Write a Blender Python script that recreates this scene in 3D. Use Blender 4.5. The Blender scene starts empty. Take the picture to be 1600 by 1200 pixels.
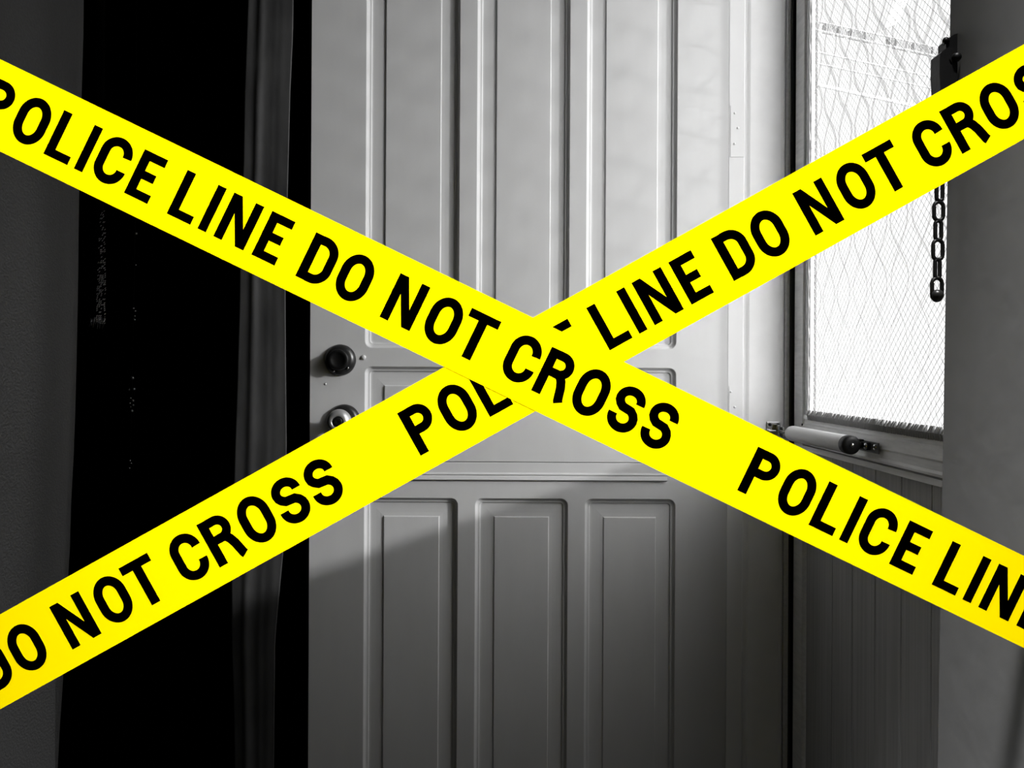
import bpy, bmesh, math, random
from mathutils import Vector, Matrix
random.seed(7)
S = bpy.context.scene
C = S.collection
# ------------------------------------------------------------------ camera
CH = 1.05            # camera height above the floor
F = 1200.0           # focal length in pixels of a 1600 wide frame
PX, PY = 812.0, 584.0
ROLL = math.radians(0.30)
cam_d = bpy.data.cameras.new('camera')
cam_d.sensor_fit = 'HORIZONTAL'; cam_d.sensor_width = 36.0
cam_d.lens = 36.0 * F / 1600.0
cam_d.shift_x = (800 - PX) / 1600.0
cam_d.shift_y = (PY - 600) / 1600.0
cam_d.clip_start = 0.02
cam = bpy.data.objects.new('camera', cam_d); C.objects.link(cam)
cam.matrix_world = Matrix.Translation((0, 0, CH)) @ Matrix.Rotation(math.pi/2, 4, 'X') @ Matrix.Rotation(ROLL, 4, 'Z')
S.camera = cam
S.view_settings.view_transform = 'Standard'
S.view_settings.look = 'None'
S.view_settings.gamma = 1.0
S.view_settings.use_curve_mapping = False
S.view_settings.exposure = 0.0

def P(x, y, Y):
    """world point at distance Y along the view axis seen at pixel x, y of 1600x1200"""
    dx, dy = x - PX, y - PY
    c, s = math.cos(ROLL), math.sin(ROLL)
    return Vector(((dx*c + dy*s)*Y/F, Y, CH - (-dx*s + dy*c)*Y/F))
def PXx(x, Y, y=584): return P(x, y, Y).x
def PXz(y, Y, x=812): return P(x, y, Y).z

# ------------------------------------------------------------------ sky, sun, portal, added tape light
SUN = Vector((1.0, -0.48, 0.343)).normalized()
GLOW = Vector((1.0, -1.15, 0.75)).normalized()
w = bpy.data.worlds.new('sky'); S.world = w; w.use_nodes = True
nt = w.node_tree; nt.nodes.clear()
tc = nt.nodes.new('ShaderNodeTexCoord')
dot = nt.nodes.new('ShaderNodeVectorMath'); dot.operation = 'DOT_PRODUCT'; dot.inputs[1].default_value = GLOW
nt.links.new(tc.outputs['Generated'], dot.inputs[0])
mx = nt.nodes.new('ShaderNodeMath'); mx.operation = 'MAXIMUM'; mx.inputs[1].default_value = 0.0
pw = nt.nodes.new('ShaderNodeMath'); pw.operation = 'POWER'; pw.inputs[1].default_value = 5.0
ml = nt.nodes.new('ShaderNodeMath'); ml.operation = 'MULTIPLY_ADD'; ml.inputs[1].default_value = 8.8; ml.inputs[2].default_value = 1.18
bg = nt.nodes.new('ShaderNodeBackground'); out = nt.nodes.new('ShaderNodeOutputWorld')
nt.links.new(dot.outputs['Value'], mx.inputs[0]); nt.links.new(mx.outputs[0], pw.inputs[0]); nt.links.new(pw.outputs[0], ml.inputs[0])
nt.links.new(ml.outputs[0], bg.inputs['Strength']); bg.inputs['Color'].default_value = (1, 1, 1, 1)
nt.links.new(bg.outputs[0], out.inputs['Surface'])
sd = bpy.data.lights.new('sun', 'SUN'); sd.energy = 3.05; sd.angle = math.radians(2.2)
sun = bpy.data.objects.new('sun', sd); C.objects.link(sun)
sun.rotation_euler = SUN.to_track_quat('Z', 'Y').to_euler()
# window portal helps the sampler to find the sky
pd = bpy.data.lights.new('window_daylight', 'AREA'); pd.shape = 'RECTANGLE'; pd.size = 0.70; pd.size_y = 1.24
pd.cycles.is_portal = True
po = bpy.data.objects.new('window_daylight', pd); C.objects.link(po)
po.matrix_world = Matrix.Translation((0.575, 1.11, 1.58)) @ Matrix.Rotation(math.pi/2, 4, 'Y')
# added narrow beam from above that brightens the tapes, no known lamp
ld = bpy.data.lights.new('tape_fill_light', 'AREA'); ld.shape = 'RECTANGLE'; ld.size = 1.30; ld.size_y = 0.06
ld.energy = 21.5; ld.spread = math.radians(30)
lo = bpy.data.objects.new('tape_fill_light', ld); C.objects.link(lo)
lo.location = (-.03, 0.25, CH + 1.9); lo.rotation_euler = (math.radians(8.5), 0, 0)

# ------------------------------------------------------------------ helpers
def mat(name, g, rough=0.6, spec=0.3, metal=0.0, bump=0.0, bscale=60.0, stretch=(1, 1, 1), var=0.0, coat=0.0):
    m = bpy.data.materials.new(name); m.use_nodes = True
    n = m.node_tree; b = n.nodes['Principled BSDF']
    col = g if isinstance(g, tuple) else (g, g, g)
    b.inputs['Base Color'].default_value = (*col, 1)
    b.inputs['Roughness'].default_value = rough
    b.inputs['Specular IOR Level'].default_value = spec
    b.inputs['Metallic'].default_value = metal
    b.inputs['Coat Weight'].default_value = coat
    if bump or var:
        t = n.nodes.new('ShaderNodeTexCoord'); mp = n.nodes.new('ShaderNodeMapping'); mp.inputs['Scale'].default_value = stretch
        nz = n.nodes.new('ShaderNodeTexNoise'); nz.inputs['Scale'].default_value = bscale; nz.inputs['Detail'].default_value = 6
        n.links.new(t.outputs['Object'], mp.inputs[0]); n.links.new(mp.outputs[0], nz.inputs['Vector'])
        if bump:
            bp = n.nodes.new('ShaderNodeBump'); bp.inputs['Strength'].default_value = 1.0; bp.inputs['Distance'].default_value = bump
            n.links.new(nz.outputs[0], bp.inputs['Height']); n.links.new(bp.outputs[0], b.inputs['Normal'])
        if var:
            mr = n.nodes.new('ShaderNodeMapRange'); mr.inputs[1].default_value = .3; mr.inputs[2].default_value = .7
            mr.inputs[3].default_value = 1 - var; mr.inputs[4].default_value = 1 + var
            vm = n.nodes.new('ShaderNodeVectorMath'); vm.operation = 'SCALE'; vm.inputs[0].default_value = col
            n.links.new(nz.outputs[0], mr.inputs[0]); n.links.new(mr.outputs[0], vm.inputs['Scale']); n.links.new(vm.outputs[0], b.inputs['Base Color'])
    return m
M = dict(
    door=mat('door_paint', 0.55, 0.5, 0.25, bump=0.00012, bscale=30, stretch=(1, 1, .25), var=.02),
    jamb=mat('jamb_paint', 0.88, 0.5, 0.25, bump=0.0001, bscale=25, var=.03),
    strip_paint=mat('strip_paint', 0.78, 0.5, 0.25, bump=0.0001, bscale=25),
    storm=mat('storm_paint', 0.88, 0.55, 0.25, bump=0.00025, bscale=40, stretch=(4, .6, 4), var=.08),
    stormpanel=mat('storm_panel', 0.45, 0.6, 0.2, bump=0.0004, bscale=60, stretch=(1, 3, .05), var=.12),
    wall=mat('wall_paint', 0.235, 0.8, 0.1, bump=0.0003, bscale=35, var=.03),
    shell=mat('shell_paint', 0.10, 0.9, 0.0),
    dark=mat('unlit_room_black', 0.004, 0.95, 0.0),  # near black, puts the unlit room's darkness into the colour
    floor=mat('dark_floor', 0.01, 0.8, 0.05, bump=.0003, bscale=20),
    curtain=mat('curtain_cloth', 0.066, 0.9, 0.05, bump=.0004, bscale=400, var=.06),
    strip=mat('satin_cloth', 0.048, 0.6, 0.25, bump=.0006, bscale=30, stretch=(1,1,.3), var=.3),
    black=mat('black_iron', 0.004, 0.45, 0.35, bump=.0003, bscale=150),
    brass=mat('dark_brass', 0.05, 0.32, 0.5, metal=0.7),
    chrome=mat('worn_chrome', 0.55, 0.22, 0.5, metal=1.0),
    closer=mat('closer_enamel', 0.75, 0.4, 0.4),
    glint=mat('glassy_thread', 0.26, 0.22, 0.8, metal=.8),
    weave=mat('woven_metal_thread', 0.75, 0.3, 0.8, metal=.5),
    lace=mat('lace_thread', 0.75, 0.9, 0.0),
    yellow=mat('yellow_plastic', (0.98, 0.77, 0.0), 0.9, 0.0),
    ink=mat('black_ink', 0.0, 0.9, 0.0),
    slat=mat('weathered_slat', 0.28, 0.9, 0.0),
    pale=mat('pale_render', 0.68, 0.9, 0.0, var=.05, bscale=3),
)
g = bpy.data.materials.new('window_glass'); g.use_nodes = True; n = g.node_tree; n.nodes.clear()
o_ = n.nodes.new('ShaderNodeOutputMaterial'); mi = n.nodes.new('ShaderNodeMixShader'); tr = n.nodes.new('ShaderNodeBsdfTransparent')
gl = n.nodes.new('ShaderNodeBsdfGlossy'); gl.inputs['Roughness'].default_value = .02; mi.inputs[0].default_value = .06
n.links.new(tr.outputs[0], mi.inputs[1]); n.links.new(gl.outputs[0], mi.inputs[2]); n.links.new(mi.outputs[0], o_.inputs[0]); M['glass'] = g
g = bpy.data.materials.new('sheer_lace'); g.use_nodes = True; n = g.node_tree; n.nodes.clear()
o_ = n.nodes.new('ShaderNodeOutputMaterial'); mi = n.nodes.new('ShaderNodeMixShader'); tr = n.nodes.new('ShaderNodeBsdfTransparent')
gl = n.nodes.new('ShaderNodeBsdfDiffuse'); gl.inputs['Color'].default_value = (.7, .7, .7, 1); mi.inputs[0].default_value = .24
n.links.new(tr.outputs[0], mi.inputs[1]); n.links.new(gl.outputs[0], mi.inputs[2]); n.links.new(mi.outputs[0], o_.inputs[0]); M['sheer'] = g

def obj(name, bm, m, parent=None, smooth=False, loc=None):
    me = bpy.data.meshes.new(name)
    bmesh.ops.recalc_face_normals(bm, faces=bm.faces)
    bm.to_mesh(me); bm.free()
    me.materials.append(m)
    if smooth:
        for p in me.polygons: p.use_smooth = True
    o = bpy.data.objects.new(name, me); C.objects.link(o)
    if parent: o.parent = parent; o.matrix_parent_inverse = Matrix.Translation(-Vector(parent.location))
    return o
def tag(o, label, cat, group=None, kind=None):
    o['label'] = label; o['category'] = cat
    if group: o['group'] = group
    if kind: o['kind'] = kind
    return o
def thing(name, loc, label, cat, group=None, kind=None):
    o = bpy.data.objects.new(name, None); C.objects.link(o); o.location = loc; o.empty_display_size = .05
    return tag(o, label, cat, group, kind)
def struct(name, bm, m, parent=None):
    o = obj(name, bm, m, parent)
    if not parent: o['kind'] = 'structure'
    return o
def box(bm, x0, x1, y0, y1, z0, z1, bev=0.0):
    r = bmesh.ops.create_cube(bm, size=1)
    vs = r['verts']
    for v in vs:
        v.co = Vector(((x0+x1)/2 + v.co.x*(x1-x0), (y0+y1)/2 + v.co.y*(y1-y0), (z0+z1)/2 + v.co.z*(z1-z0)))
    if bev:
        es = list({e for v in vs for e in v.link_edges})
        bmesh.ops.bevel(bm, geom=es, offset=bev, segments=3, profile=.5, affect='EDGES')
def B(*a, **k):
    bm = bmesh.new(); box(bm, *a, **k); return bm
def lathe(bm, prof, center, axis, seg=48):
    """prof: (distance along axis, radius)"""
    axis = Vector(axis).normalized(); q = axis.to_track_quat('Z', 'Y'); c = Vector(center)
    rings = []
    for d, r in prof:
        if r < 1e-6: rings.append([bm.verts.new(c + axis*d)]); continue
        rings.append([bm.verts.new(c + axis*d + q @ Vector((r*math.cos(2*math.pi*k/seg), r*math.sin(2*math.pi*k/seg), 0))) for k in range(seg)])
    for a, b in zip(rings, rings[1:]):
        for k in range(seg):
            k2 = (k+1) % seg
            if len(a) == 1 and len(b) == 1: continue
            if len(a) == 1: bm.faces.new((a[0], b[k], b[k2]))
            elif len(b) == 1: bm.faces.new((a[k], b[0], a[k2]))
            else: bm.faces.new((a[k], b[k], b[k2], a[k2]))
def tube(bm, pts, r, seg=8, closed=False, cap=True):
    pts = [Vector(p) for p in pts]; n = len(pts); rings = []
    up = Vector((0.137, .21, .97)).normalized()
    for i, p in enumerate(pts):
        a = pts[(i-1) % n] if (closed or i > 0) else p
        b = pts[(i+1) % n] if (closed or i < n-1) else p
        t = (b-a).normalized()
        s = t.cross(up)
        if s.length < .15: s = t.cross(Vector((1, 0, 0)))
        s.normalize(); u = s.cross(t)
        rr = r[i] if isinstance(r, (list, tuple)) else r
        rings.append([bm.verts.new(p + s*rr*math.cos(2*math.pi*k/seg) + u*rr*math.sin(2*math.pi*k/seg)) for k in range(seg)])
    for i in range(n if closed else n-1):
        a, b = rings[i], rings[(i+1) % n]
        for k in range(seg): bm.faces.new((a[k], a[(k+1) % seg], b[(k+1) % seg], b[k]))
    if cap and not closed:
        bm.faces.new(rings[0][::-1]); bm.faces.new(rings[-1])
def hexa(bm, lo, hi):
    """prism between two lists of 4 points"""
    a = [bm.verts.new(p) for p in lo]; b = [bm.verts.new(p) for p in hi]
    bm.faces.new(a[::-1]); bm.faces.new(b)
    for k in range(4): bm.faces.new((a[k], a[(k+1) % 4], b[(k+1) % 4], b[k]))

# ------------------------------------------------------------------ room shell
CEIL = CH + 2.05
DY = 1.5                      # front face of the white door
XL = PXx(484.5, DY); XR = PXx(1136.5, DY, 584)
def wall_x(z):                # the right wall leans by about a centimetre
    zt, zb = P(1482, 0, .85), P(1462, 1200, .85)
    return zb.x + (zt.x - zb.x) * (z - zb.z) / (zt.z - zb.z)
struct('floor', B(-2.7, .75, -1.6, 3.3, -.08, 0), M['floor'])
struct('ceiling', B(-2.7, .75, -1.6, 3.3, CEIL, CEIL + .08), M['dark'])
bm = bmesh.new()
a, b = wall_x(0), wall_x(CEIL)
hexa(bm, [(a, -1.5, 0), (.53, -1.5, 0), (.53, .85, 0), (a, .85, 0)], [(b, -1.5, CEIL), (.53, -1.5, CEIL), (.53, .85, CEIL), (b, .85, CEIL)])
bmesh.ops.bevel(bm, geom=[e for e in bm.edges if abs(e.verts[0].co.z - e.verts[1].co.z) > 1 and e.verts[0].co.x < .5 and e.verts[0].co.y > 0], offset=.004, segments=3, affect='EDGES')
struct('wall_right', bm, M['wall'])
bm = bmesh.new()
box(bm, .53, .57, -1.5, .715, 0, CEIL); box(bm, .566, .57, .715, .75, 0, 2.32); box(bm, .53, .57,   .715, 1.56, 2.32, CEIL); box(bm, .53, .57, 1.56, 3.2, 0, CEIL)
struct('wall_outer', bm, M['shell'])
struct('wall_left', B(-.60, -.53, -1.5, .88, 0, CEIL), M['curtain'])
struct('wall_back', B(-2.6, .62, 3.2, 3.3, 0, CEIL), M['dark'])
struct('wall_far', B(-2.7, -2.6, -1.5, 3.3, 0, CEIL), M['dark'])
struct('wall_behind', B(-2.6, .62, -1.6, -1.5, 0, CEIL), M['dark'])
# hinge side jamb: flat strip, groove, wide board with a soft right edge
x1 = PXx(1161.5, DY); x2 = PXx(1170, DY); x3 = PXx(1229, DY)
bm = bmesh.new(); box(bm, XR + .0004, x1, DY + .0005, DY + .10, 0, 2.06, bev=.0015)
struct('trim_1', bm, M['strip_paint'])
bm = bmesh.new()
prof = [(x1 + .0006, DY+.10), (x1 + .0006, DY+.010), (x1+.003, DY+.011), (x1+.006, DY+.009), (x2-.001, DY+.006), (x2+.002, DY+.0045),
        (x3-.012, DY+.0045), (x3-.006, DY+.006), (x3-.002, DY+.010), (x3, DY+.016), (x3, DY+.10)]
lo = [bm.verts.new((x, y, 0)) for x, y in prof]; hi = [bm.verts.new((x, y, 2.32)) for x, y in prof]
for k in range(len(prof)-1): bm.faces.new((lo[k], lo[k+1], hi[k+1], hi[k]))
bm.faces.new((lo[-1], lo[0], hi[0], hi[-1])); bm.faces.new(lo); bm.faces.new(hi[::-1])
struct('trim_2', bm, M['jamb'])
struct('trim_3', B(x3 + .0005, .531, DY + .012, DY + .06, 0, 2.32), M['storm'])
struct('light_leak_seal', B(.5655, .569, 1.475, 1.5025, 0, 2.32), M['shell'])  # strip added to seal a light leak beside the storm door
struct('trim_5', B(.5315, .57, DY + .003, 1.56, 0, 2.32), M['black'])  # jamb edge coloured black, standing in for the shade in the door gap
struct('wall_above_door', B(-.5, .53, DY + .03, DY + .12, 2.33, CEIL), M['dark'])

# ------------------------------------------------------------------ white panelled door
door = thing('door_1', (XR, DY + .02, 0), 'white panelled entrance door standing open, dark lock and knob at its left edge', 'door', kind='structure')
def rrect(x0, x1, z0, z1, r, n=6):
    pts = []
    for cx, cz, a0 in ((x1-r, z1-r, 0), (x0+r, z1-r, 90), (x0+r, z0+r, 180), (x1-r, z0+r, 270)):
        for k in range(n+1):
            a = math.radians(a0 + 90*k/n)
            pts.append((cx + r*math.cos(a), cz + r*math.sin(a)))
    return pts
PXM = DY / F
def panel(bm, x0, x1, z0, z1):
    # (inset px, depth mm, corner radius px)
    prof = [(0, 0, 11), (.7, .5, 10.5), (1.8, 2.6, 9.8), (3.2, 5.2, 8.6), (4.8, 6.7, 7.4), (6.6, 7.2, 6.2), (7.1, 7.3, 6), (7.4, 8.9, 5.7), (8.6, 9.9, 5), (10.5, 10.2, 3.5),
            (12.5, 10.2, 1.0), (18, 10.1, .3), (24, 9.8, .3), (29.2, 9.3, .3), (29.6, 9.1, .3), (30.8, 6.6, .3), (31.3, 6.5, .3)]
    rings = []
    for ins, d, r in prof:
        i = ins * PXM
        rings.append([bm.verts.new((x, DY + d*.001, z)) for x, z in rrect(x0+i, x1-i, z0+i, z1-i, max(r*PXM, .0002))])
    n = len(rings[0])
    for a, b in zip(rings, rings[1:]):
        for k in range(n): bm.faces.new((a[k], a[(k+1) % n], b[(k+1) % n], b[k]))
    bm.faces.new(rings[-1])
    # corner fillets back to the square cell
    q = n // 4
    for c, (cx, cz) in enumerate(((x1, z1), (x0, z1), (x0, z0), (x1, z0))):
        cv = bm.verts.new((cx, DY, cz)); seg = rings[0][c*q:(c+1)*q]
        for k in range(q-1): bm.faces.new((cv, seg[k], seg[k+1]))
cols = [(PXx(572, DY, 150), PXx(719, DY, 150)), (PXx(745.5, DY, 150), PXx(891, DY, 150)), (PXx(917, DY, 150), PXx(1059, DY, 150))]
z_top = 2.30; z_bot = .012
rowz = [(PXz(545, DY), 2.19), (PXz(669, DY), PXz(573.5, DY)), (.19, PXz(778.5, DY))]
zsplit = PXz(722, DY)
def leaf(zs0, zs1, rows):
    bm = bmesh.new()
    xs = sorted({XL, XR} | {v for c in cols for v in c})
    zs = sorted({zs0, zs1} | {v for r in rows for v in rowz[r]})
    for i in range(len(xs)-1):
        for j in range(len(zs)-1):
            c = next((k for k, cc in enumerate(cols) if abs(cc[0]-xs[i]) < 1e-6), None)
            r = next((k for k in rows if abs(rowz[k][0]-zs[j]) < 1e-6), None)
            if c is not None and r is not None and not (r == 1 and c == 1):
                panel(bm, xs[i], xs[i+1], zs[j], zs[j+1])
            else:
                bm.faces.new([bm.verts.new((x, DY, z)) for x, z in ((xs[i], zs[j]), (xs[i+1], zs[j]), (xs[i+1], zs[j+1]), (xs[i], zs[j+1]))])
    t = .042; Yb = DY + t
    for q in ([(XL, DY, zs0), (XL, Yb, zs0), (XL, Yb, zs1), (XL, DY, zs1)], [(XR, DY, zs0), (XR, Yb, zs0), (XR, Yb, zs1), (XR, DY, zs1)],
              [(XL, Yb, zs0), (XR, Yb, zs0), (XR, Yb, zs1), (XL, Yb, zs1)], [(XL, DY, zs0), (XR, DY, zs0), (XR, Yb, zs0), (XL, Yb, zs0)],
              [(XL, DY, zs1), (XR, DY, zs1), (XR, Yb, zs1), (XL, Yb, zs1)]):
        bm.faces.new([bm.verts.new(p) for p in q])
    bmesh.ops.remove_doubles(bm, verts=bm.verts, dist=1e-6)
    return bm
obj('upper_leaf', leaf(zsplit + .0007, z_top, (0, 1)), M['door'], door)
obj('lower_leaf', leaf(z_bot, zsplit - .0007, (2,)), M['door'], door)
# moulded ledge under the split line
bm = bmesh.new()
lx0, lx1 = PXx(585, DY, 740), PXx(1042, DY, 740)
pr = [(722.9, 0.2), (723.2, 1.2), (730, 1.5), (737.5, 2.0), (738.6, 2.4), (740.4, 4.2), (741.6, 4.3), (742.2, 2.6), (743.0, 2.8), (744.5, 3.9), (749, 5.6), (749.8, 5.2), (750.6, .2)]
rings = []
for x in (lx0, lx1): rings.append([bm.verts.new((x, DY - d*.001, PXz(y, DY))) for y, d in pr])
for k in range(len(pr)-1): bm.faces.new((rings[0][k], rings[0][k+1], rings[1][k+1], rings[1][k]))
bm.faces.new(rings[0]); bm.faces.new(rings[1][::-1]); bm.faces.new((rings[0][0], rings[0][-1], rings[1][-1], rings[1][0]))
obj('moulded_ledge', bm, M['door'], door)
# locks
def loc_c(x, y): return P(x, y, DY)
dbolt = bmesh.new(); c = loc_c(532, 562.5)
lathe(dbolt, [(0, .0305), (.003, .0305), (.006, .029), (.009, .0265), (.0125, .0215), (.013, 0)], c, (0, -1, 0))
db = obj('deadbolt', dbolt, M['brass'], door, True); db['label'] = 'dark round deadbolt rose above the knob'
bm = bmesh.new(); lathe(bm, [(.012, .0205), (.021, .0200), (.0225, .0185), (.0225, .013), (.0215, .012), (.0215, 0)], c, (0, -1, 0))
obj('lock_cylinder', bm, M['black'], db, True)
for dx_, dz_ in ((-.006, -.018), (.011, -.013)):
    bm = bmesh.new(); lathe(bm, [(.011, .0022), (.0145, .0022), (.0155, .0012), (.0155, 0)], c + Vector((dx_*1.6, 0, dz_*1.2)), (0, -1, 0), 16)
    obj('screw', bm, M['chrome'], db, True)
c = loc_c(538, 656.5)
bm = bmesh.new(); lathe(bm, [(0, .031), (.003, .031), (.006, .0295), (.010, .027), (.0125, .022), (.0125, 0)], c, (0, -1, 0))
kr = obj('door_knob', bm, M['brass'], door, True); kr['label'] = 'round metal knob on a dark rose'
bm = bmesh.new(); lathe(bm, [(.012, .011), (.022, .0105), (.028, .013), (.034, .020), (.042, .0235), (.050, .0225), (.056, .018), (.0585, .0125), (.0575, .0105), (.055, .0095)], c, (0, -1, 0))
kb = obj('knob_ball', bm, mat('knob_metal', .62, .34, .5, metal=.7), kr, True)
bm = bmesh.new(); lathe(bm, [(.050, .0096), (.0575, .0094), (.0585, .008), (.0585, .003), (.057, 0)], c, (0, -1, 0), 24)
obj('lock_button', bm, M['black'], kb, True)
bm = bmesh.new(); lathe(bm, [(0, .0048), (.0015, .0046), (.003, .003), (.0035, 0)], loc_c(568, 558.5), (0, -1, 0), 20)
obj('painted_screw', bm, M['door'], door, True)
bm = bmesh.new(); lathe(bm, [(0, .0024), (.001, .002), (.0014, 0)], loc_c(508.5, 600), (0, -1, 0), 12)
obj('painted_screw', bm, M['door'], door, True)
# painted over hinge leaves on the strip beside the door
def hinge(y0, y1, dots):
    top, bot = P(1148, y0, DY), P(1148, y1, DY)
    xa, xb = XR + .0035, x1 - .001
    h = obj('hinge', B(xa, xb, DY - .0006, DY + .002, bot.z, top.z), M['strip_paint'], door)
    for (sx, sy) in dots:
        s = P(sx, sy, DY); bm = bmesh.new(); lathe(bm, [(0, .0022), (.0012, .0022), (.0018, .0014), (.0016, 0)], Vector((s.x, DY-.0004, s.z)), (0, -1, 0), 14)
        obj('hinge_screw', bm, M['strip_paint'], h, True)
hinge(603, 690, ((1148, 636), (1142, 612), (1149, 668)))
hinge(165, 245, ((1147.5, 225), (1153, 200), (1148, 177)))

# ------------------------------------------------------------------ storm door on the right with window
SX = .535
ST = thing('door_2', (SX + .015, 1.49, 0), 'outer storm door with a lace covered window, at right angles to the white door', 'door', kind='structure')
yA, yB = .72, 1.4965
zA, zC, zBb, zE = CH - .066, CH - .0815, CH - .129, CH - .141
yS = 1.452
wtop = CH + 1.14
bm = bmesh.new(); box(bm, SX, SX+.018, yS, yB, .01, 2.31, bev=.0015); obj('stile', bm, M['storm'], ST)
bm = bmesh.new(); box(bm, SX, SX+.018, yA, yA+.06, .01, 2.31, bev=.0015); obj('stile', bm, M['storm'], ST)
bm = bmesh.new(); box(bm, SX+.0005, SX+.018, yA+.06, yS, wtop, 2.31); obj('top_rail', bm, M['storm'], ST)
# middle rail with stepped moulding
bm = bmesh.new()
pr = [(SX+.012, zC+.006), (SX+.012, zC), (SX+.005, zC-.001), (SX+.003, zC-.006), (SX+.004, zC-.009), (SX, zC-.011), (SX-.002, zC-.026), (SX-.0005, zC-.029), (SX-.001, zC-.040),
      (SX-.004, zBb+.004), (SX-.004, zBb+.0005), (SX+.012, zBb), (SX+.012, zBb-.0025), (SX-.001, zBb-.003), (SX-.001, zE), (SX+.01, zE-.0015), (SX+.0185, zE-.0015), (SX+.0185, zC+.006)]
rings = []
for y in (yA+.0605, yS-.0005): rings.append([bm.verts.new((x, y, z)) for x, z in pr])
for k in range(len(pr)): bm.faces.new((rings[0][k], rings[0][(k+1) % len(pr)], rings[1][(k+1) % len(pr)], rings[1][k]))
bm.faces.new(rings[0]); bm.faces.new(rings[1][::-1])
obj('middle_rail', bm, M['storm'], ST)
# bead around the pane, hinge side
bm = bmesh.new(); box(bm, SX+.004, SX+.012, yS-.024, yS-.0005, zC+.006, wtop, bev=.002); obj('glazing_bead', bm, M['storm'], ST)
# lower panel: tongue and groove boards
bm = bmesh.new(); ys = [yA+.0605, .93, 1.01, 1.09, 1.17, 1.25, 1.33, yS-.002]
for a, b in zip(ys, ys[1:]): box(bm, SX+.008, SX+.017, a+.0008, b-.0008, .02, zE-.002, bev=.001)
box(bm, SX+.0095, SX+.0165, yA+.0605, yS-.001, .02, zE-.002)
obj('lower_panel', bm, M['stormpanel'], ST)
gp = B(SX+.0125, SX+.0145, yA+.0605, yS-.0005, zC+.001, wtop); obj('window_pane', gp, M['glass'], ST)
for (sx, sy) in ((1254.5, 663.5), (1477, 723)):
    Yd = SX * F / (sx - PX); c = P(sx, sy, Yd); bm = bmesh.new(); lathe(bm, [(-.001, .0022), (.0012, .0022), (.0016, 0)], Vector((SX-.0005, c.y, c.z)), (-1, 0, 0), 12)
    obj('screw_head', bm, M['black'], ST)

# lace curtain inside the storm window
LX = SX + .006
lace = thing('lace_curtain', (LX, (yA+yS)/2, wtop), 'sheer white lace net curtain stretched over the storm door window', 'curtain')
def seg_prism(bm, a, b, wd, th=.0002):
    a, b = Vector(a), Vector(b); t = (b-a).normalized(); s = Vector((1, 0, 0)).cross(t).normalized() * wd/2; u = Vector((th, 0, 0))
    hexa(bm, [a-s-u, a+s-u, a+s+u, a-s+u], [b-s-u, b+s-u, b+s+u, b-s+u])
ly0, ly1, lz0, lz1 = yA+.065, yS-.0245, zA-.004, wtop-.002
bm = bmesh.new(); sp = .0136; k = -90; sl = 1.0
while True:
    c0 = ly0 + k*sp; k += 1
    if c0 > ly1 + (lz1-lz0): break
    for sg in (1, -1):
        # line y = c0' + sg*(z-lz0)/sl clipped to the rectangle
        st = c0 if sg > 0 else c0
        pts = []
        y_at = (lambda z: st + (z-lz0)) if sg > 0 else (lambda z: st - (z-lz0))
        za, zb = lz0, lz1
        if sg > 0:
            za = max(za, lz0 + (ly0-st)); zb = min(zb, lz0 + (ly1-st))
        else:
            za = max(za, lz0 + (st-ly1)); zb = min(zb, lz0 + (st-ly0))
        if zb - za > .004: seg_prism(bm, (LX, y_at(za), za), (LX, y_at(zb), zb), .00075)
obj('netting', bm, M['lace'], lace)
# woven ogee pattern
bm = bmesh.new()
per = .088; amp = .020; step = .062
nc = int((ly1-ly0)/step) + 1
for i in range(nc+1):
    for ph in (0, 1):
        yc = ly0 + i*step
        prev = None
        for j in range(181):
            z = lz0 + (lz1-lz0)*j/180
            s_ = math.sin(2*math.pi*z/(per*2) + math.pi*i + math.pi*ph)
            y = yc + amp*s_*(1 if ph == 0 else 1)*1.25 + .002*math.sin(z*37 + i)
            p = (LX - .0008, y, z)
            if prev and ly0 < y < ly1 and ly0 < prev[1] < ly1: seg_prism(bm, prev, p, .0014 + .0056*max(0, min(1, (z-CH-.05)/.35)), .0001)
            prev = p
obj('woven_pattern', bm, M['sheer'], lace)
bm = bmesh.new()
nb = int((ly1-ly0)/.0062)
for i in range(nb):
    y = ly0 + (i+.5)*(ly1-ly0)/nb; tl = random.uniform(-.02, .02)
    h = .0002 + .0009*random.random()
    tube(bm, [(LX-.003, y, zC-.001), (LX-.0045, y+tl*.1, (zA+zC)/2), (LX-.0025, y+tl*.2, zA+h)], [.0034, .0036, .0015], 6)
    tube(bm, [(LX-.002, y+.003, zC-.001), (LX-.0035, y+.003, (zA+zC)/2-.001)], [.003, .003], 6)
obj('gathered_hem', bm, mat('lace_hem', .35, .9, 0), lace)
bm = bmesh.new()
tube(bm, [(LX-.0025, ly1+.006+.0006*math.sin(i*.9), zA + (wtop-zA)*i/160) for i in range(161)], [.0042 + .0006*math.sin(i*1.7) for i in range(161)], 7)
obj('side_hem', bm, mat('side_hem_thread', .55, .9, 0), lace)

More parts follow.
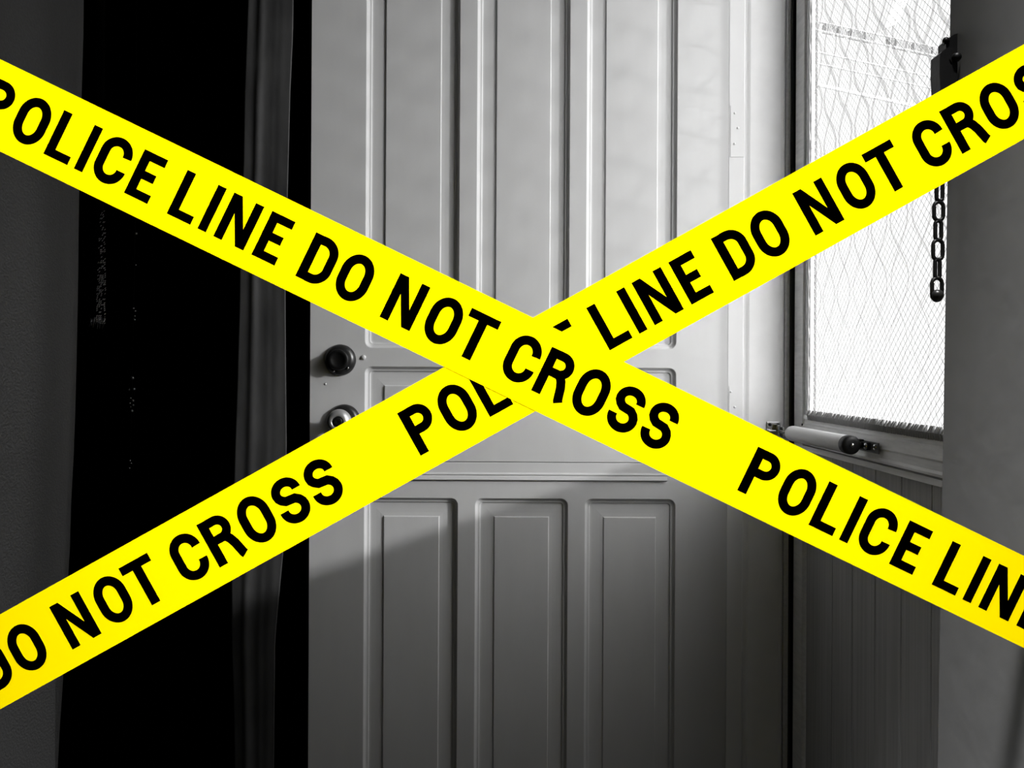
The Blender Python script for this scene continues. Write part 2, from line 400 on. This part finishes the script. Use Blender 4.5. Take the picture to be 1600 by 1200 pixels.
# ------------------------------------------------------------------ door closer
A_, B_ = P(1240, 677, 1.405), P(1324, 694.5, 1.165)
A_.x = B_.x = .495; A_ = P(1237, 677.0, .495*F/(1237-PX)); B_ = P(1325, 694.5, .495*F/(1325-PX))
ax = (B_-A_).normalized(); L = (B_-A_).length
clo = thing('door_closer', A_, 'pale cylindrical door closer with black end cap across the storm door rail', 'door closer')
bm = bmesh.new(); lathe(bm, [(-.006, .004), (-.004, .0105), (.002, .0132), (.008, .0140), (L-.004, .0140), (L-.001, .0132), (L, .0125)], A_, ax)
obj('cylinder_tube', bm, M['closer'], clo, True)
bm = bmesh.new(); lathe(bm, [(L-.002, .0141), (L+.002, .0143), (L+.010, .0143), (L+.013, .0130), (L+.014, .008), (L+.014, 0)], A_, ax)
ec = obj('end_cap', bm, M['black'], clo, True)
bm = bmesh.new(); lathe(bm, [(L+.013, .0035), (L+.0165, .003), (L+.0175, 0)], A_, ax, 16); obj('adjusting_screw', bm, M['chrome'], ec, True)
# bracket on storm door rail
e = A_ + ax*(L+.008); zb_ = P(1358, 697.5, 1.16).z
bm = bmesh.new()
tube(bm, [e, Vector((e.x+.012, e.y+.012, (e.z+zb_)/2)), Vector((SX-.006, 1.186, zb_))], [.0045, .005, .0055], 8)
box(bm, SX-.030, SX-.006, 1.178, 1.190, zb_+.002, zb_+.009, bev=.001)
box(bm, SX-.012, SX-.005, 1.158, 1.192, zb_-.006, zb_+.006, bev=.001)
obj('rod_arm', bm, M['black'], clo, True)
bm = bmesh.new(); box(bm, SX-.0055, SX-.0042, 1.132, 1.196, zb_-.009, zb_+.0075, bev=.0005)
br = obj('door_bracket', bm, mat('bracket_grey', .12, .4, .5, metal=.6), clo)
for yy in (1.143, 1.160):
    bm = bmesh.new(); lathe(bm, [(0, .0048), (.0015, .0045), (.0025, .0025), (.0027, 0)], Vector((SX-.0055 if yy < 1.158 else SX-.012, yy, zb_)), (-1, 0, 0), 16); obj('bracket_screw', bm, M['chrome'], br, True)
# bracket on jamb board, chrome
j = P(1212, 664, DY)
bm = bmesh.new(); box(bm, j.x-.017, j.x+.010, DY+.001, DY+.0047, j.z-.010, j.z+.006, bev=.0008)
box(bm, j.x-.017, j.x+.008, DY-.014, DY+.003, j.z-.012, j.z-.0095, bev=.0006)
box(bm, j.x-.002, j.x+.001, DY-.020, DY+.003, j.z-.018, j.z+.001, bev=.0006)
box(bm, j.x+.006, j.x+.009, DY-.022, DY+.003, j.z-.022, j.z-.003, bev=.0006)
jb = obj('jamb_bracket', bm, M['chrome'], clo)
for dx_ in (-.011, .005):
    bm = bmesh.new(); lathe(bm, [(0, .003), (.002, .003), (.003, .0015), (.003, 0)], Vector((j.x+dx_, DY+.001, j.z+.0005)), (0, -1, 0), 14); obj('bracket_screw', bm, M['black'], jb, True)
bm = bmesh.new(); tube(bm, [A_ - ax*.003, A_ - ax*.020 + Vector((0, 0, -.002)), Vector((j.x+.003, DY-.014, j.z-.011))], .0035, 10)
obj('piston_rod', bm, M['chrome'], clo, True)
bm = bmesh.new(); lathe(bm, [(-.004, .0045), (-.003, .006), (.004, .006), (.005, .0045)], Vector((j.x+.009, DY-.016, j.z-.018)), (1, 0, .1), 16)
obj('hinge_pin', bm, M['chrome'], clo, True)

# ------------------------------------------------------------------ door chain on the right wall edge
kx = wall_x(CH+.33)
kc = P(1476, 100, .845)
dc = thing('door_chain', (kx, .845, kc.z), 'black iron chain guard on the wall edge, its chain hanging before the window', 'door chain')
YK = .835
bm = bmesh.new()
def slab(bm, pts, y0, y1, hole=None):
    if hole:
        for yy in (y0, y1):
            es = []
            for loop in (pts, hole):
                vs = [bm.verts.new(P(x, y, YK) + Vector((0, yy, 0))) for x, y in loop]
                es += [bm.edges.new((vs[k], vs[(k+1) % len(vs)])) for k in range(len(vs))]
            bmesh.ops.triangle_fill(bm, edges=es, use_beauty=True)
        for loop in (pts, hole):
            n = len(loop)
            for k in range(n):
                (xa, ya), (xb, yb_) = loop[k], loop[(k+1) % n]
                bm.faces.new([bm.verts.new(P(x, y, YK) + Vector((0, yy, 0))) for x, y, yy in ((xa, ya, y0), (xb, yb_, y0), (xb, yb_, y1), (xa, ya, y1))])
        bmesh.ops.remove_doubles(bm, verts=bm.verts, dist=1e-6)
        return
    lo = [bm.verts.new(P(x, y, YK) + Vector((0, y0, 0))) for x, y in pts]; hi = [bm.verts.new(P(x, y, YK) + Vector((0, y1, 0))) for x, y in pts]
    n = len(pts)
    bm.faces.new(lo); bm.faces.new(hi[::-1])
    for k in range(n): bm.faces.new((lo[k], lo[(k+1) % n], hi[(k+1) % n], hi[k]))
slab(bm, [(1475, 66), (1480, 61), (1488, 56), (1496, 54), (1497.5, 57), (1496, 130), (1493, 190), (1488, 215), (1480, 218), (1480, 92), (1475, 86)], -.004, .012)
obj('keeper_plate', bm, M['black'], dc)
bm = bmesh.new()
slab(bm, [(1459, 91), (1463, 87), (1473, 80.5), (1480, 82), (1486, 90), (1487, 150), (1485, 200), (1478, 214), (1464, 212), (1459, 190), (1460, 150), (1458.5, 120)], -.012, .006,
     hole=[(1473.0, 100), (1474.3, 99.2), (1476.2, 102), (1478.3, 106.5), (1477.8, 108.2), (1475.4, 107)])
kh = obj('keeper_housing', bm, M['black'], dc)
bm = bmesh.new(); lathe(bm, [(0, .0038), (.003, .0036), (.005, .002), (.0052, 0)], P(1480, 66.5, YK) + Vector((-.003, -.003, 0)), (-.5, -.8, 0), 16); obj('plate_screw', bm, M['black'], dc, True)
bm = bmesh.new(); lathe(bm, [(0, .0050), (.003, .0045), (.005, .003), (.0055, 0)], P(1484, 97, YK) + Vector((0, -.012, 0)), (0, -1, 0), 20); obj('stud', bm, M['black'], kh, True)
def link(bm, c, ln, wd, r, ang, lean=0):
    pts = []; n = 8; hw = wd/2 - r; hl = ln/2 - r
    rad = hw
    for k in range(n+1):
        a = math.pi*k/n; pts.append((rad*math.cos(a), hl-rad+rad*math.sin(a)))
    for k in range(n+1):
        a = math.pi + math.pi*k/n; pts.append((rad*math.cos(a), -(hl-rad)+rad*math.sin(a)))
    ca, sa = math.cos(ang), math.sin(ang)
    tube(bm, [c + Vector((x*ca + lean*z, x*sa, z)) for x, z in pts], r, 8, closed=True)
s_ = YK / F
ends = [(1470, 222, 40), (1468.5, 250, 70), (1467, 279, 25)]
spec = [(1469.5, 226, 36, 22, .5), (1468.5, 254, 32, 14, 1.9), (1468, 297, 40, 16.5, .15), (1466.6, 330, 35, 20.5, .0), (1466, 360, 36, 15.5, .0), (1465.4, 390.5, 37, 21.0, .0), (1464.6, 420, 36, 13.5, .0), (1464, 451.5, 40, 21.5, .0)]
for (lx, lyy, ll, ww, an) in spec:
    bm = bmesh.new(); link(bm, P(lx, lyy, YK), ll*s_, ww*s_, 3.1*s_, an); obj('chain_link', bm, M['black'], dc, True)
bm = bmesh.new(); c = P(1464, 461.5, YK)
lathe(bm, [(-.0078, 0), (-.0066, .0035), (-.003, .0062), (0, .0070), (.003, .0066), (.0058, .0035), (.0066, 0)], c, (0, 0, 1), 20); obj('chain_end', bm, mat('chain_end_metal', .03, .3, .5, metal=.4), dc, True)

# ------------------------------------------------------------------ police tapes
TW = 129.6
th1, th2 = math.atan(.4850), math.atan(.5569)
def t1(u, v): return (u*math.cos(th1) - v*math.sin(th1), 92.5 + u*math.sin(th1) + v*math.cos(th1))
def t2(u, v): return (u*math.cos(th2) + v*math.sin(th2), 960.0 - u*math.sin(th2) + v*math.cos(th2))
SW = 15.0; SH = 13.6; CAP = 75.5; V0 = 27.6
def arc(cx, cy, rx, ry, a0, a1, n=12):
    return [(cx + rx*math.cos(math.radians(a0+(a1-a0)*k/n)), cy + ry*math.sin(math.radians(a0+(a1-a0)*k/n))) for k in range(n+1)]
def glyph(ch, w):
    """strokes: (points, closed, width)"""
    h = CAP; s = SW; q = s/2; hq = SH/2; o = []
    def rect(x0, y0, x1, y1): return ('poly', [(x0, y0), (x1, y0), (x1, y1), (x0, y1)])
    if ch == 'I': return [rect(0, 0, s-.6, h)]
    if ch == 'L': return [rect(0, 0, s-.4, h), rect(s-.4, h-SH, w, h)]
    if ch == 'T': return [rect(0, 0, w, SH), rect(w/2-s/2, SH, w/2+s/2, h)]
    if ch == 'E': return [rect(0, 0, s, h), rect(s, 0, w, SH), rect(s, h*.5-SH/2-.5, w*.86, h*.5+SH/2-.5), rect(s, h-SH, w, h)]
    if ch == 'N': return [rect(0, 0, s-.6, h), rect(w-s+.6, 0, w, h), ('poly', [(0, 0), (s-.2, 0), (w, h), (w-s+.2, h)])]
    if ch == 'D':
        r = 20
        p = [(s, hq), (w-q-r, hq)] + arc(w-q-r, hq+r, r, r, -90, 0) + arc(w-q-r, h-hq-r, r, r, 0, 90) + [(s, h-hq)]
        return [rect(0, 0, s, h), ('line', p, False, s-.7)]
    if ch in 'PR':
        bh = 44.5 if ch == 'P' else 42.5; r = (bh-SH)/2
        ww = w if ch == 'P' else w - 5
        p = [(s, hq), (ww-q-r, hq)] + arc(ww-q-r, hq+r, r, r, -90, 90, 18) + [(s, bh-hq)]
        g = [rect(0, 0, s, h), ('line', p, False, s-1)]
        if ch == 'R':
            x0 = 27
            g.append(('line', [(x0-6, bh-hq), (x0+1, bh-hq), (x0+6, bh-hq+2.5), (x0+9.5, bh-hq+8), (x0+13, bh-hq+17), (w-s/2-.5, h-3), (w-s/2+1.2, h)], False, s-.6))
        return g
    if ch == 'O':
        rx = w/2 - q; ry = 23
        return [('line', arc(w/2, q+ry-.6, rx, ry, 180, 360, 18) + arc(w/2, h-q-ry+.6, rx, ry, 0, 180, 18), True, s-.6)]
    if ch == 'C':
        rx = w/2 - q; ry = 19
        return [('line', [(w-q, q+ry+.4)] + arc(w/2, q+ry-.6, rx, ry, 0, -180, 20)[1:] + arc(w/2, h-q-ry+.6, rx, ry, 180, 0, 20) + [(w-q, h-q-ry-.4)], False, s-.6)]
    if ch == 'S':
        rx = w/2 - q; 
        a = arc(w/2+.5, q+15.0, rx-.5, 15.0, 0, -180, 20)
        b = arc(w/2, h-q-16.0, rx, 16.0, 0, 180, 20)
        mid = [(q+1.6, q+19.5), (q+4.6, q+24), (q+10, q+28.2), (w-q-9.5, h-q-30.5), (w-q-3.8, h-q-26), (w-q-.8, h-q-21)]
        return [('line', [(w-q, 24.0)] + a[0:] + mid + b + [(q, h-q-18.5)], False, s-.8)]
PAT = [('P', 0, 47.5), ('O', 60, 112.5), ('L', 124, 165.5), ('I', 177, 190.5), ('C', 201.5, 253), ('E', 264, 304.5), ('L', 338.2, 379), ('I', 391.5, 405), ('N', 419, 471), ('E', 485, 525),
       ('D', 561, 610), ('O', 620, 672.5), ('N', 707, 759), ('O', 774, 826.5), ('T', 831, 882), ('C', 911, 962), ('R', 970, 1022.5), ('O', 1030.5, 1083), ('S', 1092.5, 1142), ('S', 1150.5, 1200)]
PERIOD = 1328.5
def stroke(pts, closed, wd):
    n = len(pts); Lp, Rp = [], []
    q = []
    for p in pts:
        if not q or (abs(p[0]-q[-1][0]) + abs(p[1]-q[-1][1])) > .05: q.append(p)
    if closed and abs(q[0][0]-q[-1][0]) + abs(q[0][1]-q[-1][1]) < .05: q.pop()
    pts = q; n = len(pts)
    for i in range(n):
        a = pts[i-1] if (closed or i > 0) else None; b = pts[i]; c = pts[(i+1) % n] if (closed or i < n-1) else None
        def nrm(p, q2):
            d = Vector((q2[0]-p[0], q2[1]-p[1])).normalized(); return Vector((-d.y, d.x))
        if a is None: m = nrm(b, c); sc = 1
        elif c is None: m = nrm(a, b); sc = 1
        else:
            n1, n2 = nrm(a, b), nrm(b, c); m = (n1+n2).normalized(); sc = 1/max(.5, m.dot(n1))
        Lp.append((b[0]+m.x*wd/2*sc, b[1]+m.y*wd/2*sc)); Rp.append((b[0]-m.x*wd/2*sc, b[1]-m.y*wd/2*sc))
    quads = []
    for i in range(n if closed else n-1):
        k = (i+1) % n; quads.append([Lp[i], Lp[k], Rp[k], Rp[i]])
    return quads
def ripple(X, k): return .001*math.sin(X*6 + k)
def make_tape(tf, Y0, u_off, k, label):
    XW0, XW1 = -.529, wall_x(CH) - .0012
    cx = tf(700, TW/2); base = P(cx[0], cx[1], Y0)
    root = thing('barrier_tape', base, label, 'barrier tape')
    # strip: fold on to the side walls at both ends
    (xa, ya), (xb, yb_) = tf(0, 0), tf(1000, 0)
    bm = bmesh.new()
    def zat(X, v):   # height of tape edge v at world X on the plane Y0
        p0, p1 = P(*tf(0, v), Y0), P(*tf(1600, v), Y0)
        return p0.z + (p1.z-p0.z)*(X-p0.x)/(p1.x-p0.x)
    path = []
    for i in range(5): t = i/4; path.append((XW0, Y0 - .10*(1-t), XW0 - .10*(1-t)))
    N = 96
    for i in range(1, N): X = XW0 + (XW1-XW0)*i/N; path.append((X, Y0, X))
    for i in range(5): t = i/4; path.append((XW1, Y0 - .10*t, XW1 + .10*t))
    prev = None
    for (X, Y, s) in path:
        yy = Y + (ripple(s, 0) if abs(Y-Y0) < 1e-9 else 0)*min(1, (s-XW0)*20, (XW1-s)*20 if s < XW1 else 0)
        zt, zb = zat(s, 0), zat(s, TW)
        d = .00003
        nx, ny = (0, -1) if XW0 < s < XW1 else ((1, 0) if s < XW0 else (-1, 0)) if s not in (XW0, XW1) else ((.7, -.7) if s == XW0 else (-.7, -.7))
        if nx: d = .0002
        ring = [bm.verts.new((X+nx*d, yy+ny*d, zt)), bm.verts.new((X-nx*d, yy-ny*d, zt)), bm.verts.new((X-nx*d, yy-ny*d, zb)), bm.verts.new((X+nx*d, yy+ny*d, zb))]
        if prev:
            for q in range(4): bm.faces.new((prev[q], prev[(q+1) % 4], ring[(q+1) % 4], ring[q]))
        prev = ring
    obj('tape_strip', bm, M['yellow'], root)
    Yl = Y0 - .00005
    for rep in (-1, 0, 1):
        for ch, a, b in PAT:
            ua, ub = a + u_off + rep*PERIOD, b + u_off + rep*PERIOD
            pc = P(*tf((ua+ub)/2, V0), Yl)
            if pc.x < XW0 + .035 or pc.x > XW1 - .035: continue
            bm = bmesh.new()
            for gph in glyph(ch, b-a):
                quads = [gph[1]] if gph[0] == 'poly' else stroke(gph[1], gph[2], gph[3])
                for q in quads:
                    vs = []
                    for (gu, gv) in q:
                        p = P(*tf(ua+gu, V0+gv), Yl)
                        f = max(0, min(1, (p.x-XW0)*20, (XW1-p.x)*20)); p.y += ripple(p.x, 0)*f
                        vs.append(bm.verts.new(p))
                    try: bm.faces.new(vs)
                    except ValueError: pass
            obj('printed_letter', bm, M['ink'], root)
    return root
make_tape(t2, .6000, 695.0, 1, 'yellow police tape rising from lower left to upper right, crossing behind the other tape')
make_tape(t1, .59991, 2.2, 2, 'yellow police tape falling from upper left to lower right, lying over the other tape')

# ------------------------------------------------------------------ left side: curtain, hanging strip, glinting things in the dark
def interp(tab, y):
    if y <= tab[0][0]: return tab[0][1]
    for (a, va), (b, vb) in zip(tab, tab[1:]):
        if y <= b: return va + (vb-va)*(y-a)/(b-a)
    return tab[-1][1]
def sheet(name, rows, m, parent=None, thick=.002):
    """rows: list of lists of points; closed slab of given thickness along Y"""
    bm = bmesh.new(); F_, K_ = [], []
    for r in rows:
        F_.append([bm.verts.new(p) for p in r]); K_.append([bm.verts.new(Vector(p) + Vector((-thick*.7, thick*.7, 0))) for p in r])
    n = len(rows[0])
    for i in range(len(rows)-1):
        for k in range(n-1):
            bm.faces.new((F_[i][k], F_[i][k+1], F_[i+1][k+1], F_[i+1][k])); bm.faces.new((K_[i][k], K_[i+1][k], K_[i+1][k+1], K_[i][k+1]))
        for k in (0, n-1): bm.faces.new((F_[i][k], F_[i+1][k], K_[i+1][k], K_[i][k]))
    for i in (0, -1):
        for k in range(n-1): bm.faces.new((F_[i][k], F_[i][k+1], K_[i][k+1], K_[i][k]))
    return obj(name, bm, m, parent, True)
edge = [(0, 131), (75, 130), (150, 127.5), (300, 123.5), (450, 122), (600, 119), (700, 116), (800, 110.5), (870, 109), (930, 105), (1060, 99), (1200, 89.5)]
cur = thing('side_curtain', (-.52, .78, 2.2), 'plain dark grey curtain hanging along the left wall', 'curtain')
rows = []
for i in range(41):
    z = 2.2 - (2.2-.03)*i/40
    ypx = PY + (CH - z)*F/.90
    ex = P(interp(edge, ypx), ypx, .90).x
    row = []
    for k in range(25):
        t = k/24; Y = .90 - .26*t
        row.append((ex - .003*math.sin(t*13 + z*1.1)*min(1, t*5) - .006*t, Y, z))
    rows.append(row)
sheet('curtain_cloth', rows, M['curtain'], cur)
bm = bmesh.new(); tube(bm, [(-.508, .60, 2.19), (-.508, .93, 2.19)], .006, 12); tube(bm, [(-.535, .66, 2.19), (-.508, .66, 2.19)], .004, 8); tube(bm, [(-.535, .87, 2.19), (-.508, .87, 2.19)], .004, 8)
tag(obj('curtain_rod', bm, M['black'], None, True), 'thin black rod carrying the side curtain', 'curtain rod')
YS_ = 1.41
le = [(0, 388), (150, 382.5), (270, 380.5), (330, 376), (480, 374.5), (560, 372), (600, 371), (700, 367.5), (900, 362), (1000, 362), (1100, 365.5), (1200, 367)]
re_ = [(0, 458.5), (50, 458), (150, 453.5), (270, 450.5), (450, 446), (600, 447), (700, 448), (850, 444), (1000, 430), (1200, 428)]
stp = thing('hanging_cloth', P(415, 0, YS_), 'narrow dark satin cloth strip hanging in folds just left of the white door', 'cloth')
rows = []
RZ = 2.30
for i in range(91):
    z = RZ - (RZ-.08)*i/90
    ypx = PY + (CH - z)*F/YS_
    a, b = interp(le, ypx), interp(re_, ypx); row = []
    for k in range(37):
        t = k/36
        fold = .0004*math.sin(t*2*math.pi*2.1 + .5 + .25*math.sin(z*3)) + .00015*math.sin(t*2*math.pi*4.3 + z*2) - .0030*math.exp(-((t-.30)/.085)**2)*(1 - .75*math.exp(-((ypx-97)/14)**2)) - .0006*math.exp(-((t-.62)/.06)**2)
        p = P(a + (b-a)*t, ypx, YS_); row.append((p.x, YS_ + fold, z))
    rows.append(row)
sheet('folded_cloth', rows, M['strip'], stp, .0015)
bm = bmesh.new(); tube(bm, [(-2.6, 1.41, 2.305), (-.44, 1.41, 2.305)], .011, 12); tube(bm, [(-.46, 1.41, 2.305), (-.46, 1.41, CEIL)], .006, 8)
tag(obj('hanging_rail', bm, M['black'], None, True), 'black rail above the hanging cloth, left of the white door', 'rail')
# fringed woven end
def npt(x, y, Y): return P(x, y, Y)
YF = 1.613
fr = thing('fringed_scarf', P(157, 420, YF), 'dark woven scarf end with a glinting fringe, in the dark beside the grey curtain', 'scarf')
bm = bmesh.new(); tp = P(160, 300, YF)
rows = []
for i in range(12):
    t = i/11; yy = -60 + t*565
    rows.append([P(150-4*t + k*5.0, yy, YF+.006) for k in range(4)])
sheet('scarf_body', rows, M['dark'], fr, .003)
bm = bmesh.new()
for i in range(62):
    t = i/61; y = 330 + t*175; xm = 160.5 - 3*t; hw = 3 + 3.5*min(1, t*1.6)
    for k in range(-2, 3):
        if random.random() < (.85 - t*.8 if t < .55 else .35): continue
        x = xm + hw*k/2.2 + random.uniform(-.8, .8)
        p0 = P(x, y, YF)
        tube(bm, [p0 + Vector((-.0011, 0, -.0012)), p0 + Vector((0, -.001, 0)), p0 + Vector((.0011, 0, .0012))], .0005 + .0003*t, 5)
obj('woven_texture', bm, M['weave'], fr)
bm = bmesh.new()
for k in range(14):
    x = 142 + 22*k/13; y0 = 497 + random.uniform(-3, 3); y1 = 511 + random.uniform(-3, 3)
    tube(bm, [P(x, y0, YF), P(x-1.0, (y0+y1)/2, YF-.002), P(x-2.0+random.uniform(-1, 1), y1, YF)], .0004, 5)
obj('fringe', bm, M['glint'], fr)
bm = bmesh.new(); tube(bm, [P(158, -59, YF+.006), Vector((P(158, -60, YF).x, YF+.006, CEIL))], .001, 5); obj('hanging_cord', bm, M['dark'], fr)
YB = 1.571
bs = thing('bead_string', P(206, 365, YB), 'string of small dark beads catching a few glints in the dark opening', 'beads')
bm = bmesh.new(); tube(bm, [Vector((P(213, -60, YB).x, YB+.006, CEIL)), P(211, 365, YB+.003), P(208, 500, YB+.003), P(206, 620, YB+.003), P(203, 736, YB+.003)], .0007, 6); obj('cord', bm, M['dark'], bs)
for (x, y, r) in ((212.5, 365, 2.6), (212, 414, 1.7), (208.5, 482, 2.0), (211, 486, 2.0), (210.5, 494, 1.6), (210, 499.5, 1.8), (207, 590.5, 3.2), (202, 608.5, 1.6), (209, 608, 2.8), (204, 622, 1.7), (208, 626, 2.0), (203, 630, 1.6), (208, 633, 2.0), (204, 635.5, 1.4), (206, 642, 2.6), (203, 720, 1.8), (205, 723.5, 1.3), (202, 731.5, 1.8)):
    bm = bmesh.new(); bmesh.ops.create_icosphere(bm, subdivisions=2, radius=r*YB/F, matrix=Matrix.Translation(P(x, y, YB))); obj('bead', bm, M['glint'], bs, True)

# ------------------------------------------------------------------ outside, seen faintly through the lace
Y1, Y2 = 8.0, 8.73
def out_pt(x, y, top=32.):
    t = (x-1270)/(1480-1270.); Yd = 1/((1-t)/Y1 + t/Y2); return P(x, y, Yd)
per_ = thing('balcony', out_pt(1370, 54), 'pale balcony with slatted edge on the house outside the window', 'balcony')
def quadslab(bm, pts, th=.06):
    lo = [Vector(p) for p in pts]; hi = [p + Vector((-.37*th, .93*th, 0)) for p in lo]; hexa(bm, lo, hi)
def yline(x): return 32 + (x-1270)*.2190
for (xa, xb) in ((1274, 1281), (1291, 1307), (1311, 1325), (1331, 1350), (1353, 1368), (1391, 1397), (1401, 1424), (1429, 1455), (1458, 1480)):
    bm = bmesh.new(); n = max(2, int((xb-xa)/2.2))
    for i in range(n):
        x0 = xa + (xb-xa)*i/n; x1_ = x0 + (xb-xa)/n*.72
        quadslab(bm, [out_pt(x0, yline(x0)), out_pt(x1_, yline(x1_)), out_pt(x1_, yline(x1_)+12), out_pt(x0, yline(x0)+12)])
    obj('slatted_panel', bm, M['slat'], per_)
bm = bmesh.new()
for dy, hh in ((-1.5, 1.0), (12, 1.0), (46, 1.5), (64, 1.2), (96, 4)):
    quadslab(bm, [out_pt(1200, yline(1200)+dy), out_pt(1520, yline(1520)+dy), out_pt(1520, yline(1520)+dy+hh), out_pt(1200, yline(1200)+dy+hh)], .03)
obj('horizontal_beam', bm, M['pale'], per_)
bm = bmesh.new()
quadslab(bm, [out_pt(1382, 44), out_pt(1402, 38), out_pt(1445, -60), out_pt(1425, -60)], .1)
obj('diagonal_brace', bm, M['pale'], per_)
bm = bmesh.new()
for x in (1195, 1545): quadslab(bm, [out_pt(x, 30), out_pt(x+9, 30), out_pt(x+9, 1050), out_pt(x, 1050)], .2)
obj('post', bm, mat('white_post', .9, .9, 0), per_)
gz = out_pt(1370, 1045).z
tag(struct('ground', B(.8, 14, -6, 16, gz-.3, gz), mat('pale_paving', .5, .9, 0)), 'pale paving outside the window', 'ground', kind='structure')
